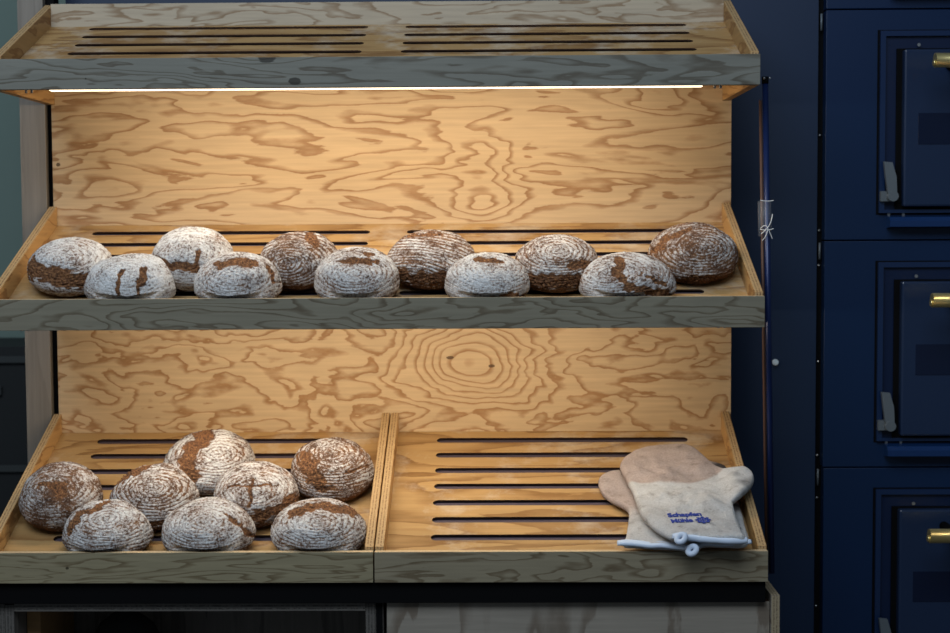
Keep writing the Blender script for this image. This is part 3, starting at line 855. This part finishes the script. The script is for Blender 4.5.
def tube_mesh(name, pts, r, mat, parent, origin, closed=False):
    cu = bpy.data.curves.new(name, 'CURVE'); cu.dimensions = '3D'; cu.bevel_depth = r; cu.bevel_resolution = 3; cu.use_fill_caps = True
    s = cu.splines.new('NURBS'); s.points.add(len(pts) - 1); s.use_endpoint_u = True; s.order_u = 3; s.use_cyclic_u = closed
    for p, c in zip(s.points, pts): p.co = (*c, 1)
    tmp = bpy.data.objects.new('tmp', cu); COL.objects.link(tmp)
    me = bpy.data.meshes.new_from_object(tmp.evaluated_get(bpy.context.evaluated_depsgraph_get()))
    bpy.data.objects.remove(tmp); bpy.data.curves.remove(cu); me.materials.clear(); me.name = name
    return link(name, me, mat, parent, origin, (.3963, 0, 0), smooth=True)

lw, lbody, lc, lorg, lh = mitt(LO, .0095, .0105, 3.0,
     'lower oven mitt lying flat, its beige thumb sticking out to the left',
     lambda x, t: sstep(-.44, -.36, t) * .95, False)
uw, ubody, uc, uorg, uh = mitt(UP, .0105, .0415, 8.0,
     'upper oven mitt lying across the other, blue lettering on its pale cuff',
     lambda x, t: sstep(-.335 + .028 * (((x - .62) / .09) ** 2), -.322 + .028 * (((x - .62) / .09) ** 2), t) * (1 - .75 * sstep(.735, .755, x)), True)

def hem(P, idx, hf, c, root, org, dz, a=.0075, b=.0046, inset=.0045):
    """flattened, slightly wavy binding sewn round the open end"""
    cp = catmull([P[i] for i in idx], 6)[:6 * (len(idx) - 1)] + [Vector(P[idx[-1]])]
    bm = bmesh.new(); rows = []
    for k, q in enumerate(cp):
        e = min(k, len(cp) - 1 - k) / 4
        sc = min(1, .45 + .55 * e)
        x, t = q.x, q.y + inset + .0016 * math.sin(k * .7)
        z = hf(x, t) + dz + .0016 * noise.noise(Vector((x * 60, t * 60, dz)))
        row = []
        for m in range(16):
            an = m * math.tau / 16
            pinch = 1 - .30 * math.exp(-((math.cos(an) + .1) / .22) ** 2) * (math.sin(an) > 0)
            row.append(bm.verts.new((x - c[0], t - c[1] + a * sc * math.cos(an), z + b * sc * math.sin(an) * pinch)))
        rows.append(row)
    for A, B in zip(rows, rows[1:]):
        for m in range(16): bm.faces.new((A[m], A[(m + 1) % 16], B[(m + 1) % 16], B[m]))
    bm.faces.new(rows[0][::-1]); bm.faces.new(rows[-1])
    o = link('hem_binding', finish(bm, 'hem_binding'), M_hem, root, org, (.3963, 0, 0), smooth=True)
    o['label'] = 'pale blue binding'
    return o
hem(LO, [21, 22, 23, 24, 25, 26, 27, 0], lh, lc, lw, lorg, .004, .0085, .0060)
hem(UP, [25, 26, 27, 28, 0], uh, uc, uw, uorg, .002, .0090, .0078)
def loop(cx_, cy_, c, hf, root, org, dz):
    pts = []
    for k in range(13):
        a = k / 12 * math.tau * 1.05
        pts.append((cx_ - c[0] + .0085 * math.cos(a), cy_ - c[1] - .002 + .0065 * math.sin(a), hf(cx_, cy_) + dz + .006 * math.sin(a + .6) + .001 * k / 6))
    o = tube_mesh('hanging_loop', pts, .0058, M_hem, root, org)
    o['label'] = 'pale blue fabric loop'
loop(.617, -.587, uc, uh, uw, uorg, .005)
loop(.640, -.592, lc, lh, lw, lorg, .010)

# lettering embroidered on the cuff
def emb(name, me2d, label):
    """lay a flat mesh (x, t) onto the mitt's upper surface"""
    bm = bmesh.new(); bm.from_mesh(ubody.data)
    tree = BVHTree.FromBMesh(bm); bm.free()
    for v in me2d.vertices:
        x, t, z = v.co
        hit = tree.ray_cast(Vector((x - uc[0], t - uc[1], .3)), Vector((0, 0, -1)))
        zz = hit[0].z if hit[0] else .06
        v.co = (x - uc[0], t - uc[1], zz + .0014 + z)
    o = link(name, me2d, M_ink, uw, uorg, (.3963, 0, 0))
    o['label'] = label
def text_mesh(body, size, x, t, rot, sx=1.0):
    cu = bpy.data.curves.new('t', 'FONT'); cu.body = body; cu.size = size; cu.extrude = .0005; cu.offset = size * .032
    cu.resolution_u = 3; cu.space_character = .95
    tmp = bpy.data.objects.new('tmp', cu); COL.objects.link(tmp)
    me = bpy.data.meshes.new_from_object(tmp.evaluated_get(bpy.context.evaluated_depsgraph_get()))
    bpy.data.objects.remove(tmp); bpy.data.curves.remove(cu); me.materials.clear()
    me.transform(Matrix.Translation((x, t, 0)) @ Matrix.Rotation(rot, 4, 'Z') @ Matrix.Diagonal((sx, 1.0, 1, 1)))
    return me
emb('lettering', text_mesh('Schapfen', .0245, .6015, -.5000, .10, .85), 'blue lettering')
emb('lettering', text_mesh('Mühle', .0235, .6050, -.5275, .10, .80), 'blue lettering')
bm = bmesh.new()
def disc(cx_, cy_, r, z=.0006, seg=22, r_in=0, ph=0, a1=math.tau):
    n = seg
    o_ = [bm.verts.new((cx_ + r * math.cos(a1 * k / n + ph), cy_ + r * math.sin(a1 * k / n + ph), z)) for k in range(n)]
    if r_in:
        i_ = [bm.verts.new((cx_ + r_in * math.cos(a1 * k / n + ph), cy_ + r_in * math.sin(a1 * k / n + ph), z)) for k in range(n)]
        for k in range(n): bm.faces.new((o_[k], o_[(k + 1) % n], i_[(k + 1) % n], i_[k]))
    else: bm.faces.new(o_)
EX, ET = .6700, -.5165
disc(EX, ET, .0125, r_in=.0085); disc(EX, ET, .0035)
for k in range(8):
    a = k * math.tau / 8
    disc(EX + .0062 * math.cos(a), ET + .0062 * math.sin(a), .0021, .0008, 10)
    disc(EX + .0132 * math.cos(a), ET + .0132 * math.sin(a), .0036, .0009, 10)
me = finish(bm, 'emblem'); me.materials.clear()
emb('emblem', me, 'blue round flower emblem')

# ------------------------------------------------------------------ lights
def area(name, loc, target, sx, sy, power, col):
    l = bpy.data.lights.new(name, 'AREA'); l.shape = 'RECTANGLE'; l.size = sx; l.size_y = sy; l.energy = power; l.color = col
    o = bpy.data.objects.new(name, l); COL.objects.link(o); o.location = loc
    o.rotation_euler = (Vector(target) - Vector(loc)).to_track_quat('-Z', 'Y').to_euler()
    return o
WARM = (1.0, .83, .60)
for nm, zb, d, lip, pw in (('top', Z_TOP, D_TOP, .063, 5.3), ('middle', Z_MID, D_MID, .064, 4.9)):
    zf = zb - d * T
    area('light_' + nm, (0, -d + TH + .026, zf - lip - .003), (0, -d + TH + .34, zf - lip - .36), 1.22, .028, pw, WARM)
area('daylight_skylight', (-.5, -2.9, 3.7), (0, -.3, 1.2), 3.2, 1.8, 100, (.76, .88, 1.0))
w = bpy.data.worlds.new('world'); scene.world = w; w.use_nodes = True
w.node_tree.nodes['Background'].inputs[0].default_value = (.62, .80, 1.0, 1)
w.node_tree.nodes['Background'].inputs[1].default_value = .10

scene.view_settings.view_transform = 'Standard'
scene.view_settings.look = 'None'
scene.view_settings.gamma = 1.0
scene.view_settings.use_curve_mapping = False
scene.view_settings.exposure = 0.0
